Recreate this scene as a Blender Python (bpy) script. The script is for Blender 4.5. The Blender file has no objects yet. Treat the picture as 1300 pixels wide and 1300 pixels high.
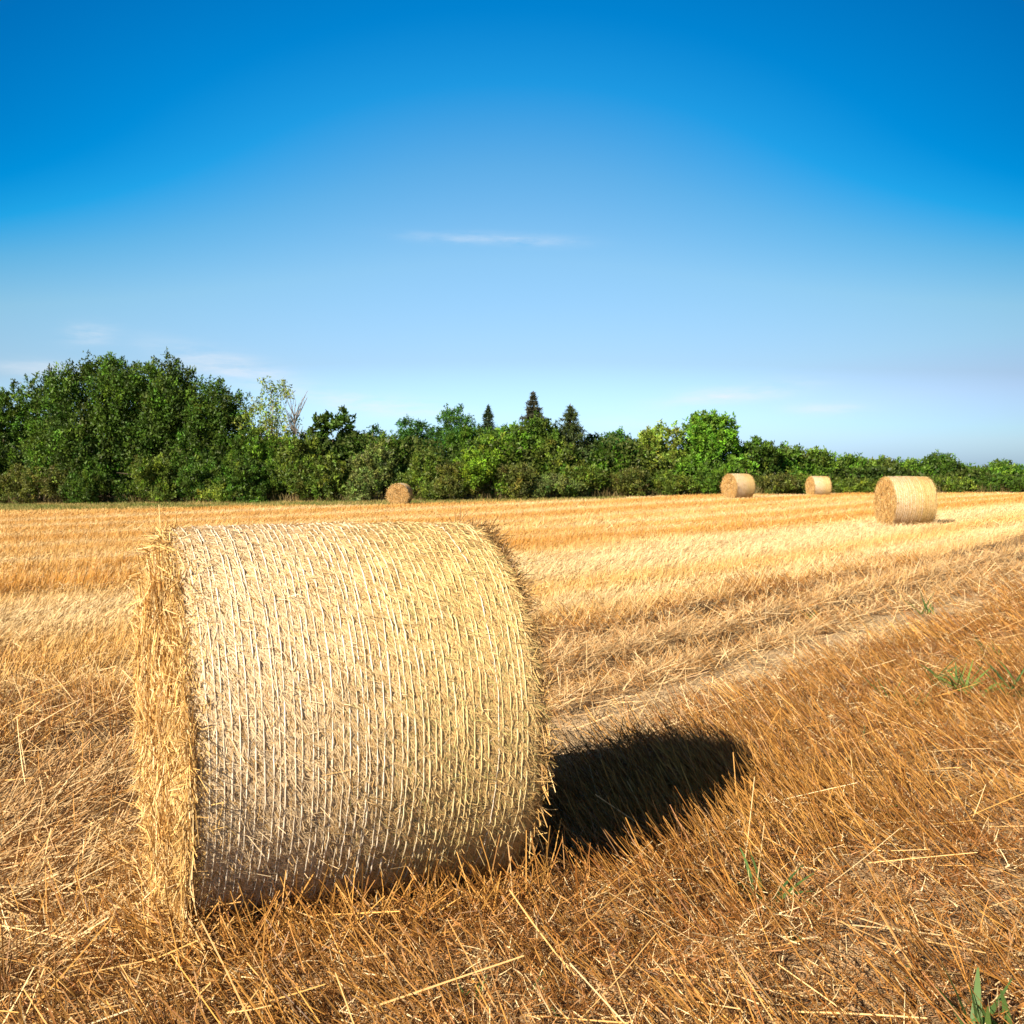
import bpy, math, random
import numpy as np

SEED = 11
rng = np.random.default_rng(SEED)
scene = bpy.context.scene
COL = scene.collection
R = math.radians
U = lambda a, b, n=None: rng.uniform(a, b, n)

# ------------------------------------------------------------------ helpers
def unit(v):
    return v / np.maximum(np.linalg.norm(v, axis=-1, keepdims=True), 1e-9)

def randdir(n):
    return unit(rng.normal(size=(n, 3)))

def smooth(t):
    t = np.clip(t, 0, 1)
    return t * t * (3 - 2 * t)

_ns = np.random.default_rng(3)
_NW = [(_ns.uniform(0, 2 * np.pi), _ns.uniform(.6, 1.6), _ns.uniform(0, 6.28)) for _ in range(60)]
def noise2(x, y, size, seed=0):
    """smooth noise about -1..1, lumps of about `size` metres"""
    s = np.zeros(np.broadcast(x, y).shape)
    k = 2 * np.pi / (size * 2)
    wx = x + .35 * size * np.sin(k * 1.3 * y + seed); wy = y + .35 * size * np.sin(k * 1.1 * x + 2 * seed)
    for i in range(8):
        a, f, p = _NW[(i + 8 * seed) % 60]
        s += np.sin(k * f * (wx * math.cos(a) + wy * math.sin(a)) + p + seed)
    return s / 3.2

def tag(o, label=None, cat=None, group=None, kind=None):
    if label: o['label'] = label
    if cat: o['category'] = cat
    if group: o['group'] = group
    if kind: o['kind'] = kind
    return o

def empty(name, loc=(0, 0, 0), rz=0.0):
    o = bpy.data.objects.new(name, None); COL.objects.link(o)
    o.location = loc; o.rotation_euler = (0, 0, rz); o.empty_display_size = .3
    return o

def mesh_obj(name, V, F, mat, parent=None, col=None, shade=False):
    """one mesh object from numpy vertices and faces (all faces the same size)"""
    V = np.ascontiguousarray(V, dtype=np.float32).reshape(-1, 3)
    F = np.ascontiguousarray(F, dtype=np.int32)
    me = bpy.data.meshes.new(name)
    n, m = F.shape
    me.vertices.add(len(V)); me.vertices.foreach_set('co', V.ravel())
    me.loops.add(n * m); me.loops.foreach_set('vertex_index', F.ravel())
    me.polygons.add(n)
    me.polygons.foreach_set('loop_start', np.arange(0, n * m, m, dtype=np.int32))
    if shade:
        me.polygons.foreach_set('use_smooth', np.ones(n, dtype=bool))
    me.update(calc_edges=True)
    if col is not None:
        a = me.color_attributes.new('col', 'FLOAT_COLOR', 'POINT')
        c = np.ones((len(V), 4), dtype=np.float32); c[:, :3] = np.asarray(col).reshape(-1, 3)
        a.data.foreach_set('color', c.ravel())
    me.materials.append(mat)
    o = bpy.data.objects.new(name, me); COL.objects.link(o)
    if parent: o.parent = parent
    return o

class Bag:
    """collects quads that become ONE mesh"""
    def __init__(s): s.V, s.F, s.C, s.n = [], [], [], 0
    def add(s, V, F, C):
        V = V.reshape(-1, 3)
        s.V.append(V); s.F.append(F + s.n); s.C.append(np.broadcast_to(C, V.shape)); s.n += len(V)
    def build(s, name, mat, parent=None, shade=False):
        return mesh_obj(name, np.concatenate(s.V), np.concatenate(s.F), mat, parent, np.concatenate(s.C), shade)

def ribbons(bag, P, D, L, W, col, seg=1, curl=0.0, taper=.6, bend=None, side=None):
    """thin blades: straw, grass, leaves"""
    n = len(P)
    L = np.broadcast_to(L, (n,))[:, None]; W = np.broadcast_to(W, (n,))[:, None]
    curl = np.broadcast_to(curl, (n,))[:, None]
    D = unit(D)
    S = unit(np.cross(D, randdir(n) if side is None else side))
    B = np.cross(S, D) if bend is None else bend
    V = np.empty((n, seg + 1, 2, 3))
    for k in range(seg + 1):
        t = k / seg
        c = P + D * L * t + B * (curl * L * t * t)
        w = W * (1 - (1 - taper) * t) * .5
        V[:, k, 0] = c - S * w; V[:, k, 1] = c + S * w
    base = (np.arange(n) * (seg + 1) * 2)[:, None]
    F = np.concatenate([base + np.array([2 * k, 2 * k + 1, 2 * k + 3, 2 * k + 2]) for k in range(seg)])
    C = np.repeat(np.broadcast_to(col, (n, 3))[:, None, :], (seg + 1) * 2, axis=1)
    bag.add(V, F, C.reshape(-1, 3))

def tube(bag, pts, rad, col, n=6):
    pts = np.asarray(pts, float); rad = np.broadcast_to(rad, (len(pts),))
    T = unit(np.gradient(pts, axis=0))
    ref = np.array([.31, .87, .12]) if abs(T[0, 2]) > .5 else np.array([0, 0, 1.])
    A = unit(np.cross(T, ref)); B = np.cross(T, A)
    th = np.linspace(0, 2 * np.pi, n, endpoint=False)
    V = pts[:, None] + rad[:, None, None] * (A[:, None] * np.cos(th)[None, :, None] + B[:, None] * np.sin(th)[None, :, None])
    F = []
    for i in range(len(pts) - 1):
        for j in range(n):
            F.append((i * n + j, i * n + (j + 1) % n, (i + 1) * n + (j + 1) % n, (i + 1) * n + j))
    bag.add(V, np.array(F), np.array(col))

def mixc(a, b, t):
    t = np.asarray(t)[..., None]
    return np.asarray(a) * (1 - t) + np.asarray(b) * t

# ------------------------------------------------------------------ materials
def new_mat(name):
    m = bpy.data.materials.new(name); m.use_nodes = True
    return m, m.node_tree, m.node_tree.nodes['Principled BSDF']

def straw_mat(name, rough=.5, spec=.35):
    m, nt, b = new_mat(name)
    a = nt.nodes.new('ShaderNodeAttribute'); a.attribute_name = 'col'
    nt.links.new(a.outputs['Color'], b.inputs['Base Color'])
    b.inputs['Roughness'].default_value = rough
    b.inputs['Specular IOR Level'].default_value = spec
    return m

def leaf_mat(name, trans=.22, rough=.5):
    m, nt, b = new_mat(name)
    a = nt.nodes.new('ShaderNodeAttribute'); a.attribute_name = 'col'
    nt.links.new(a.outputs['Color'], b.inputs['Base Color'])
    b.inputs['Roughness'].default_value = rough
    b.inputs['Specular IOR Level'].default_value = .25
    t = nt.nodes.new('ShaderNodeBsdfTranslucent'); nt.links.new(a.outputs['Color'], t.inputs['Color'])
    x = nt.nodes.new('ShaderNodeMixShader'); x.inputs[0].default_value = trans
    nt.links.new(b.outputs[0], x.inputs[1]); nt.links.new(t.outputs[0], x.inputs[2])
    nt.links.new(x.outputs[0], nt.nodes['Material Output'].inputs['Surface'])
    return m

def rough_mat(name, scale, strength, rough=.85, dist=.02, vary=.35):
    """attribute colour broken up by noise, with bump"""
    m, nt, b = new_mat(name)
    a = nt.nodes.new('ShaderNodeAttribute'); a.attribute_name = 'col'
    tc = nt.nodes.new('ShaderNodeTexCoord')
    n = nt.nodes.new('ShaderNodeTexNoise'); n.inputs['Scale'].default_value = scale; n.inputs['Detail'].default_value = 8
    n.inputs['Roughness'].default_value = .65
    nt.links.new(tc.outputs['Object'], n.inputs['Vector'])
    mr = nt.nodes.new('ShaderNodeMapRange')
    mr.inputs['From Min'].default_value = .3; mr.inputs['From Max'].default_value = .7
    mr.inputs['To Min'].default_value = 1 - vary; mr.inputs['To Max'].default_value = 1 + vary * .6
    nt.links.new(n.outputs['Fac'], mr.inputs['Value'])
    mu = nt.nodes.new('ShaderNodeVectorMath'); mu.operation = 'SCALE'
    nt.links.new(a.outputs['Color'], mu.inputs[0]); nt.links.new(mr.outputs[0], mu.inputs['Scale'])
    nt.links.new(mu.outputs[0], b.inputs['Base Color'])
    bp = nt.nodes.new('ShaderNodeBump'); bp.inputs['Strength'].default_value = strength; bp.inputs['Distance'].default_value = dist
    nt.links.new(n.outputs['Fac'], bp.inputs['Height']); nt.links.new(bp.outputs[0], b.inputs['Normal'])
    b.inputs['Roughness'].default_value = rough; b.inputs['Specular IOR Level'].default_value = .15
    return m

M_SOIL = rough_mat('field_soil', 14, .7)
nt_ = M_SOIL.node_tree
vo = nt_.nodes.new('ShaderNodeTexVoronoi'); vo.feature = 'DISTANCE_TO_EDGE'; vo.inputs['Scale'].default_value = 11
vo2 = nt_.nodes.new('ShaderNodeTexVoronoi'); vo2.inputs['Scale'].default_value = 75
tc_ = [n_ for n_ in nt_.nodes if n_.type == 'TEX_COORD'][0]; bp_ = [n_ for n_ in nt_.nodes if n_.type == 'BUMP'][0]
ds = nt_.nodes.new('ShaderNodeTexNoise'); ds.inputs['Scale'].default_value = 5; ds.inputs['Detail'].default_value = 4
ad = nt_.nodes.new('ShaderNodeVectorMath'); ad.operation = 'MULTIPLY_ADD'; ad.inputs[1].default_value = (.22, .22, .22)
nt_.links.new(tc_.outputs['Object'], ds.inputs['Vector'])
nt_.links.new(ds.outputs['Color'], ad.inputs[0]); nt_.links.new(tc_.outputs['Object'], ad.inputs[2])
nt_.links.new(ad.outputs[0], vo.inputs['Vector']); nt_.links.new(ad.outputs[0], vo2.inputs['Vector'])
cr = nt_.nodes.new('ShaderNodeMapRange'); cr.inputs['From Max'].default_value = .05; nt_.links.new(vo.outputs['Distance'], cr.inputs['Value'])
h1 = nt_.nodes.new('ShaderNodeMath'); h1.operation = 'MULTIPLY_ADD'; h1.inputs[1].default_value = .7
nt_.links.new(cr.outputs[0], h1.inputs[0]); nt_.links.new(bp_.inputs['Height'].links[0].from_socket, h1.inputs[2])
h2 = nt_.nodes.new('ShaderNodeMath'); h2.operation = 'MULTIPLY_ADD'; h2.inputs[1].default_value = -.45
nt_.links.new(vo2.outputs['Distance'], h2.inputs[0]); nt_.links.new(h1.outputs[0], h2.inputs[2])
nt_.links.new(h2.outputs[0], bp_.inputs['Height']); bp_.inputs['Distance'].default_value = .03; bp_.inputs['Strength'].default_value = 1.0
M_STRAW = straw_mat('dry_straw')
M_NET = straw_mat('net_plastic', .4, .4)
M_BALE = rough_mat('packed_straw', 60, .9, dist=.02, vary=.6)
M_LEAF = leaf_mat('leaf')
M_GRASS = leaf_mat('grass_blade', .25)
M_BARK = rough_mat('bark', 9, .7)

# ------------------------------------------------------------------ camera
F_PX, H_CAM, PITCH = 1500.0, 1.486, math.atan(50 / 1500)
cam = bpy.data.cameras.new('camera'); cam_o = bpy.data.objects.new('camera', cam); COL.objects.link(cam_o)
cam.sensor_fit = 'HORIZONTAL'; cam.sensor_width = 15.6; cam.lens = 15.6 * F_PX / 1300
cam.clip_start = .05; cam.clip_end = 3000
cam_o.location = (0, 0, H_CAM); cam_o.rotation_euler = (math.pi / 2 - PITCH, 0, 0)
cam.dof.use_dof = True; cam.dof.focus_distance = 4.1; cam.dof.aperture_fstop = 7.1
scene.camera = cam_o

# ------------------------------------------------------------------ terrain
RD = unit(np.array([.57, .82]))             # direction of the drill rows and wheel tracks
def vcoord(x, y): return x * RD[1] - y * RD[0]
def ucoord(x, y): return x * RD[0] + y * RD[1]

def ground_z(x, y):
    x = np.asarray(x, float); y = np.asarray(y, float)
    z = -.017 * np.clip(15 - x, 0, 70) * smooth((y - 10) / 45)
    v = vcoord(x, y) + .10 * noise2(x, y, 3.0, 4)
    fy = smooth((y - 5.0) / 2.0) * smooth((60 - y) / 30)
    for c, dpt in ((-4.35, .11), (-5.45, .12)):
        z = z + fy * (-dpt * np.exp(-((v - c) / .16) ** 2) + .04 * np.exp(-((v - c + .34) / .13) ** 2))
    nr = smooth((26 - y) / 14)
    z = z + nr * (.020 * noise2(x, y, 1.1, 1) + .010 * noise2(x, y, .32, 2) + .005 * noise2(x, y, .12, 3))
    return z

def at(px, py):
    """point of the ground seen at a place in the photograph (1300 px wide)"""
    a, b = (px - 650) / F_PX, -(py - 650) / F_PX
    d = np.array([a, math.cos(PITCH) + b * math.sin(PITCH), b * math.cos(PITCH) - math.sin(PITCH)])
    lo, hi = 1.0, 400.0
    f = lambda t: H_CAM + d[2] * t - float(ground_z(d[0] * t, d[1] * t))
    for _ in range(60):
        mid = .5 * (lo + hi)
        if f(mid) > 0: lo = mid
        else: hi = mid
    return np.array([d[0] * lo, d[1] * lo, float(ground_z(d[0] * lo, d[1] * lo))])

BASELINE = [(-150, 641), (0, 640), (300, 637.5), (600, 635), (850, 630), (1000, 628), (1300, 626), (1450, 625)]
def base_at(px):
    py = np.interp(px, [b[0] for b in BASELINE], [b[1] for b in BASELINE])
    return at(px, py)
TL = np.array([base_at(p) for p in range(-150, 1451, 25)])          # the foot of the tree line
def tree_y(x): return np.interp(x, TL[:, 0], TL[:, 1])

VN = np.array([at(p, q) for p, q in ((-150, 651), (0, 650), (150, 648), (300, 645.5), (450, 643.5), (600, 640.5), (720, 637), (820, 632.5), (950, 629), (1450, 625))])
# zones of the field
def zone_field(x, y):
    """1 on the clean golden stubble beyond the wheel tracks"""
    v = vcoord(x, y)
    a = smooth((-5.75 - v + .35 * noise2(x, y, 1.5, 5)) / .7)
    return a * smooth((y - 7.5 + .6 * noise2(x, y, 1.0, 6)) / 1.4)
def zone_track(x, y):
    v = vcoord(x, y)
    return np.exp(-((v + 4.42 + .12 * noise2(x, y, 1.3, 19)) / 1.27) ** 8) * smooth((y - 2.6) / 1.2)
def zone_verge(x, y):
    e = 1.0 * noise2(x, y, 4, 7)
    return smooth((y - np.interp(x, VN[:, 0], VN[:, 1]) + e) / 2.0)
BANDS = [(-13.4, .9, 1.6), (-16.2, .8, .8), (-24.8, 1.6, .8), (-8.0, .5, .45), (-32, 1.5, .7), (-40, 2.2, .7), (-20.8, .7, .5), (-50, 2, .7)]
PALE = [(-18.2, .5, 1.0), (-10.4, 1.5, .9), (-22.3, .8, .7), (-28, 1.2, .8), (-36, 1.4, .8), (-14.9, .5, .7), (-6.9, .45, .6), (-45, 2, .8)]
def band(x, y):
    v = vcoord(x, y) + .3 * noise2(x, y, 5, 8)
    o = sum(s * np.exp(-((v - c) / w) ** 2) for c, w, s in BANDS)
    p = sum(s * np.exp(-((v - c) / w) ** 2) for c, w, s in PALE)
    return np.clip(o - p, -1, 1)

# ground sheet
def graded(a, b, step, lo, hi, grow=1.09):
    core = list(np.arange(a, b + 1e-6, step))
    s, q = step, core[-1]
    while q < hi: s *= grow; q += s; core.append(q)
    s, q, pre = step, core[0], []
    while q > lo: s *= grow; q -= s; pre.append(q)
    return np.array(pre[::-1] + core)
xs = graded(-5, 6, .045, -700, 700); ys = graded(2, 12, .045, -150, 1300)
def rut_mask(x, y):
    v = vcoord(x, y) + .10 * noise2(x, y, 3.0, 4) + .05 * noise2(x, y, .5, 36)
    r = np.exp(-((v + 4.35) / .17) ** 2) * np.clip(.55 + 1.1 * noise2(x, y, .9, 31), 0, 1) + np.exp(-((v + 5.45) / .19) ** 2) * np.clip(.65 + 1.1 * noise2(x, y, 1.1, 32), 0, 1)
    r = r + .8 * np.exp(-((v + 3.85) / .10) ** 2) * np.clip(.2 + 1.2 * noise2(x, y, .7, 37), 0, 1)
    return np.clip(r, 0, 1) * smooth((y - 4.8) / 1.2)
GX, GY = np.meshgrid(xs, ys)
GZ = ground_z(GX, GY)
GZ = GZ + rut_mask(GX, GY) * (.035 * noise2(GX, GY, .16, 38) - .03) * smooth((20 - GY) / 8)
nx, ny = len(xs), len(ys)
idx = np.arange(nx * ny).reshape(ny, nx)
GF = np.stack([idx[:-1, :-1], idx[:-1, 1:], idx[1:, 1:], idx[1:, :-1]], -1).reshape(-1, 4)
zf, zt, zv = zone_field(GX, GY), zone_track(GX, GY), zone_verge(GX, GY)
gc = np.broadcast_to(np.array([.50, .325, .17]), GX.shape + (3,))
gc = mixc(gc, (.46, .30, .15), np.clip(zt, 0, 1) * .8)
vv = vcoord(GX, GY) + .10 * noise2(GX, GY, 3.0, 4)
gc = mixc(gc, (.70, .50, .29), .95 * np.exp(-((vv + 3.45) / .34) ** 4) * smooth((GY - 4.5) / 1.5))
rutm = rut_mask(GX, GY)
gc = mixc(gc, (.12, .062, .026), np.clip(rutm * 1.2, 0, 1) * smooth((40 - GY) / 20))
gc = mixc(gc, (.50, .31, .115), zf)
gc = mixc(gc, (.27, .23, .08), zv)
gc = gc * (1 + .16 * noise2(GX, GY, .5, 9))[..., None]
field = mesh_obj('field', np.stack([GX, GY, GZ], -1), GF, M_SOIL, None, gc, True)
tag(field, kind='structure')

# ------------------------------------------------------------------ straw bales
BR, BL = .662, 1.14
def bale_surface(x, th, seed=0, rough=1.0):
    """point and outward normal on the wrapped side; th is measured from straight up, axis = x"""
    e = np.clip((np.abs(x) - (BL / 2 - .07)) / .07, 0, 1)
    r = BR * (1 + .010 * np.cos(np.pi * x / BL)) - .032 * e ** 2
    r = r + rough * (.002 * noise2(x * 3, th * BR * 3, .7, 10 + seed) + .003 * noise2(x, th * BR, .09, 12 + seed))
    z = BR * .995 + r * np.cos(th); y = r * np.sin(th)
    z = np.where(z < .035, .035 - (.035 - z) * .25, z) - .010
    P = np.stack([np.broadcast_to(x, z.shape), -y, z], -1)
    N = np.stack([np.zeros_like(z), -np.sin(th), np.cos(th)], -1)
    return P, N

def straw_tone(n, base, dark=.62, light=1.2):
    return np.asarray(base) * rng.uniform(dark, light, (n, 1))

rng_out = .11
def make_bale(label, n_body, n_face, n_strand, knit, loc, yaw, scale=1.0, coarse=1.0, n_far=None):
    root = empty('straw_bale', loc, yaw); root.scale = (scale,) * 3
    tag(root, label, 'straw bale', 'round straw bales lying on the stubble field')
    # packed body
    nth, nxx = 150, 60
    th = np.linspace(0, 2 * np.pi, nth, endpoint=False); xx = np.linspace(-BL / 2, BL / 2, nxx)
    X, T = np.meshgrid(xx, th)
    P, N = bale_surface(X, T)
    P = P - N * .006
    i = np.arange(nth)[:, None]; j = np.arange(nxx - 1)[None, :]
    F = np.stack(np.broadcast_arrays(i * nxx + j, i * nxx + j + 1, ((i + 1) % nth) * nxx + j + 1, ((i + 1) % nth) * nxx + j), -1).reshape(-1, 4)
    uu = (X + BL / 2) / BL
    body = Bag()
    body.add(P, F, mixc((.64, .42, .18), (.58, .36, .11), uu).reshape(-1, 3))
    n = n_body
    x = U(-BL / 2, BL / 2, n); t = U(0, 2 * np.pi, n)
    P, N = bale_surface(x, t)
    tang = np.stack([np.zeros(n), -np.cos(t), -np.sin(t)], -1)
    ax = np.array([1., 0, 0])
    al = rng.normal(.5, .5, n)[:, None]
    D = tang * np.cos(al) + ax * np.sin(al) + N * rng.normal(.0, .035, n)[:, None]
    stick = (rng.random(n) < .012)[:, None]
    D = np.where(stick, D + N * U(.25, .9, n)[:, None], D)
    u = (x + BL / 2) / BL
    c = mixc((.93, .71, .44), (.88, .61, .26), smooth((u - .1) / .7)) * U(.62, 1.06, (n, 1))
    k = rng.random(n)
    c = np.where((k < .07)[:, None], np.array([.36, .22, .09]) * U(.6, 1.1, (n, 1)), c)
    c = np.where(((k > 1 - .12 * smooth((u - .35) / .3)))[:, None], np.array([.52, .46, .17]) * U(.7, 1.15, (n, 1)), c)
    c = np.where(((k > .45) & (k < .60))[:, None], np.array([.68, .43, .17]) * U(.7, 1.1, (n, 1)), c)
    Lb = np.where(rng.random(n) < .10, U(.05, .11, n), U(.018, .055, n)) * coarse
    cc_ = np.abs((unit(D) * tang).sum(1))
    ribbons(body, P + N * U(-.0015, .0056, n)[:, None] - D * .015, D, Lb, U(.0015, .0031, n) * coarse, c, 2,
            Lb * cc_ ** 2 / (2 * BR) + rng.normal(0, .03, n), .7, bend=-N, side=unit(N + .45 * randdir(n)))
    body.build('straw_body', M_STRAW, root)
    # net
    net = Bag()
    S = 300
    offs = []
    for q in range(n_strand):
        x0 = -BL / 2 + .045 + (BL - .08) * (q + U(-.22, .22)) / (n_strand - 1)
        tt = np.linspace(0, 2 * np.pi, S)
        ph = U(0, 6.28, 4)
        dx = .005 * np.sin(tt * 2 + ph[0]) + .0012 * np.sin(tt * 7 + ph[1]) + .0005 * np.sin(tt * 23 + ph[2])
        offs.append((x0, dx))
        lift = .0061 + .003 * (coarse > 1) + .0024 * np.sin(tt * 31 + ph[3]) * np.sin(tt * 9 + ph[0]) + .0018 * np.sin(tt * 71 + ph[1]) + .0012 * rng.normal(0, 1, S)
        P, N = bale_surface(np.clip(x0 + dx, -BL / 2, BL / 2), tt)
        w = U(.0024, .0046) * coarse ** 1.3 * (1 + .4 * np.sin(tt * 13 + ph[2]) + .2 * np.sin(tt * 37 + ph[0]))
        A = P + N * lift[:, None]
        V = np.stack([A - ax * (w / 2)[:, None] - N * .001, A + N * .0016, A + ax * (w / 2)[:, None] - N * .001], 1)
        b = (np.arange(S - 1) * 3)[:, None]
        FF = np.concatenate([b + np.array([0, 1, 4, 3]), b + np.array([1, 2, 5, 4])])
        uq = (x0 + BL / 2) / BL
        white = np.array([.92, .80, .63]); green = np.array([.84, .67, .32])
        cc = mixc(white, green, np.clip(smooth((uq - .42) / .35) * .9 + U(-.15, .25), 0, 1)) * U(.85, 1.05)
        if rng.random() < .25 * (1 - uq): cc = white * .98
        net.add(V, FF, cc)
    if knit:
        zz = int(2 * np.pi * BR / .055)
        for q in range(n_strand - 1):
            (xa, da), (xb, db) = offs[q], offs[q + 1]
            tq = np.linspace(0, 2 * np.pi, zz * 2 + 1)
            ia = np.interp(tq, np.linspace(0, 2 * np.pi, S), xa + da); ib = np.interp(tq, np.linspace(0, 2 * np.pi, S), xb + db)
            xq = np.where(np.arange(len(tq)) % 2 == 0, ia, ib)
            P, N = bale_surface(np.clip(xq, -BL / 2, BL / 2), tq)
            P = P + N * .004
            keep = rng.random(len(P) - 1) < .7
            A, B_ = P[:-1][keep], P[1:][keep]
            ribbons(net, A, B_ - A, np.linalg.norm(B_ - A, axis=1), .0016, np.array([.80, .68, .48]), 1, 0, 1, side=N[:-1][keep])
    net.build('net_wrap', M_NET, root)
    # the two cut ends
    for sgn, nf in ((-1, n_face), (1, n_far if n_far else n_face // 3)):
        fb = Bag()
        nr, na = 22, 90
        rr = np.linspace(0, 1, nr); aa = np.linspace(0, 2 * np.pi, na, endpoint=False)
        RR, AA = np.meshgrid(rr, aa)
        edge, _ = bale_surface(np.full(AA.shape, sgn * (BL / 2 - .004)), AA)
        ctr = np.array([sgn * BL / 2, 0, BR * .97])
        P = ctr + (edge - ctr) * RR[..., None]
        bulge = .012 * (1 - RR ** 2) + (.034 * noise2(P[..., 1], P[..., 2], .20, 14) + .014 * noise2(P[..., 1], P[..., 2], .08, 15)) * (1 - RR ** 6)
        P[..., 0] += sgn * bulge
        i = np.arange(na)[:, None]; j = np.arange(nr - 1)[None, :]
        F = np.stack(np.broadcast_arrays(i * nr + j, i * nr + j + 1, ((i + 1) % na) * nr + j + 1, ((i + 1) % na) * nr + j), -1).reshape(-1, 4)
        fb.add(P, F, np.array([.34, .19, .06]))
        n = nf
        r = np.sqrt(U(0, 1.0, n)); a = U(0, 2 * np.pi, n)
        y = -np.sin(a) * r * BR; z = BR * .97 + np.cos(a) * r * BR
        P = np.stack([np.full(n, sgn * BL / 2), y, np.maximum(z, .01)], -1)
        P[:, 0] += sgn * (.012 * (1 - r ** 2) + (.034 * noise2(P[:, 1], P[:, 2], .20, 14) + .014 * noise2(P[:, 1], P[:, 2], .08, 15)) * (1 - r ** 6) + U(-.012, .014, n))
        tang = np.stack([np.zeros(n), -np.cos(a), -np.sin(a)], -1)
        rad = np.stack([np.zeros(n), -np.sin(a), np.cos(a)], -1)
        out = np.array([sgn * 1., 0, 0])
        D = tang * rng.normal(0, .8, n)[:, None] + rad * rng.normal(0, .65, n)[:, None] + np.array([0, 0, -1.]) * U(-.5, .9, n)[:, None]
        D = unit(D) + out * np.abs(rng.normal(0, rng_out if sgn < 0 else .10, n))[:, None]
        L = U(.03, .11, n)
        big = rng.random(n) < .05
        L = np.where(big, U(.1, .2, n), L)
        rim = smooth((r - .86) / .14) * (np.cos(a) > .2)
        D = D - rad * (np.maximum((D * rad).sum(1), 0) * rim)[:, None]
        L = L * (1 - .7 * rim)
        c = straw_tone(n, (.75, .45, .15), .35, 1.15)
        kk = rng.random(n)
        c = np.where((kk < .25)[:, None], straw_tone(n, (.86, .63, .31), .7, 1.1), c)
        c = np.where((kk > .84)[:, None], straw_tone(n, (.48, .27, .08), .5, 1.1), c)
        ribbons(fb, P, D, L * coarse ** .5, U(.0018, .0042, n) * coarse, c, 2, rng.normal(0, .2, n) + 0, .7)
        # ragged ends bent round the rim
        n = int(nf * .12)
        t = U(0, 2 * np.pi, n); xr = sgn * (BL / 2 - np.abs(rng.normal(0, .028, n)) + .01)
        P, N = bale_surface(np.clip(xr, -BL / 2, BL / 2), t); P[:, 0] = xr
        tang = np.stack([np.zeros(n), -np.cos(t), -np.sin(t)], -1)
        D = tang * rng.normal(0, 1, n)[:, None] + out * rng.normal(0, .4, n)[:, None] + N * rng.normal(.0, .08, n)[:, None]
        ribbons(fb, P + N * U(-.002, .006, n)[:, None], D, U(.03, .09, n) * coarse ** .5, U(.0018, .004, n) * coarse, straw_tone(n, (.74, .49, .18), .45, 1.15), 2, rng.normal(0, .25, n), .7)
        if sgn > 0:      # loose tufts hanging over the far rim
            n = int(n_face * .16)
            a = U(0, 2 * np.pi, n); r = U(.86, .985, n) * BR
            P = np.stack([np.full(n, BL / 2 - .01), -np.sin(a) * r, np.maximum(BR + np.cos(a) * r, .02)], -1)
            D = out * U(.2, 1.0, n)[:, None] + randdir(n) * np.array([.3, 1, 1]) * U(.5, 1.6, n)[:, None]
            L = U(.02, .07, n) * np.clip(.7 + .9 * noise2(P[:, 1], P[:, 2], .14, 41), .15, 1.5)
            ribbons(fb, P, D, L, U(.002, .0045, n) * coarse, straw_tone(n, (.26, .145, .05), .4, 1.1), 2, rng.normal(0, .35, n), .6)
        fb.build('end_face', M_STRAW, root)
    return root

main_c = np.array([-.6735, 4.2627]); main_yaw = R(23.3)
mz = float(ground_z(*main_c)) + .002
main = make_bale('large pale straw bale in white net lying nearest, alone in front of the wheel tracks',
                 240000, 36000, 46, True, (main_c[0], main_c[1], mz), main_yaw, 1.0, n_far=8000)

def far_bale(label, px, py, ypx, yaw_deg, coarse):
    p = at(px, py)
    d = p[1]
    s = ypx * d / F_PX / (2 * BR)
    print('far bale', px, d, s)
    return make_bale(label, 26000, 9000, 18, False, (p[0], p[1], p[2] - .01), R(yaw_deg), s * 1.03, coarse, n_far=500)
far_bale('mid distance straw bale at the right on pale stubble with a short shadow', 1149, 667.5, 61.5, 7, 1.6)
far_bale('small straw bale before the bright green tree, left of the two distant wrapped bales', 937, 633.5, 31.5, 26, 2.2)
far_bale('smallest distant straw bale before the low hedge, between two larger wrapped bales', 1039, 630, 25, 10, 2.5)
far_bale('lone distant straw bale showing its round orange end before the dark shrubs', 508, 641, 27, 80, 2.5)

def in_bale(x, y, m=0.0):
    dx, dy = x - main_c[0], y - main_c[1]
    c, s = math.cos(main_yaw), math.sin(main_yaw)
    a = dx * c + dy * s; b = -dx * s + dy * c
    return (np.abs(a) < BL / 2 + m * .4) & (np.abs(b) < .36 + m)

# ------------------------------------------------------------------ stubble, litter and dry grass
def sample(y0, y1, dens, rows=None, margin=1.3):
    A = .45 * (y1 ** 2 - y0 ** 2) + 2 * margin * (y1 - y0)
    n = int(A * dens)
    y = np.sqrt(U(y0 ** 2, y1 ** 2, n)); x = U(-1, 1, n) * (.45 * y + margin)
    if rows:
        v = vcoord(x, y); u = ucoord(x, y)
        v = np.round(v / rows) * rows + rng.normal(0, rows * .16, n)
        x = v * RD[1] + u * RD[0]; y = -v * RD[0] + u * RD[1]
    return x, y

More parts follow.
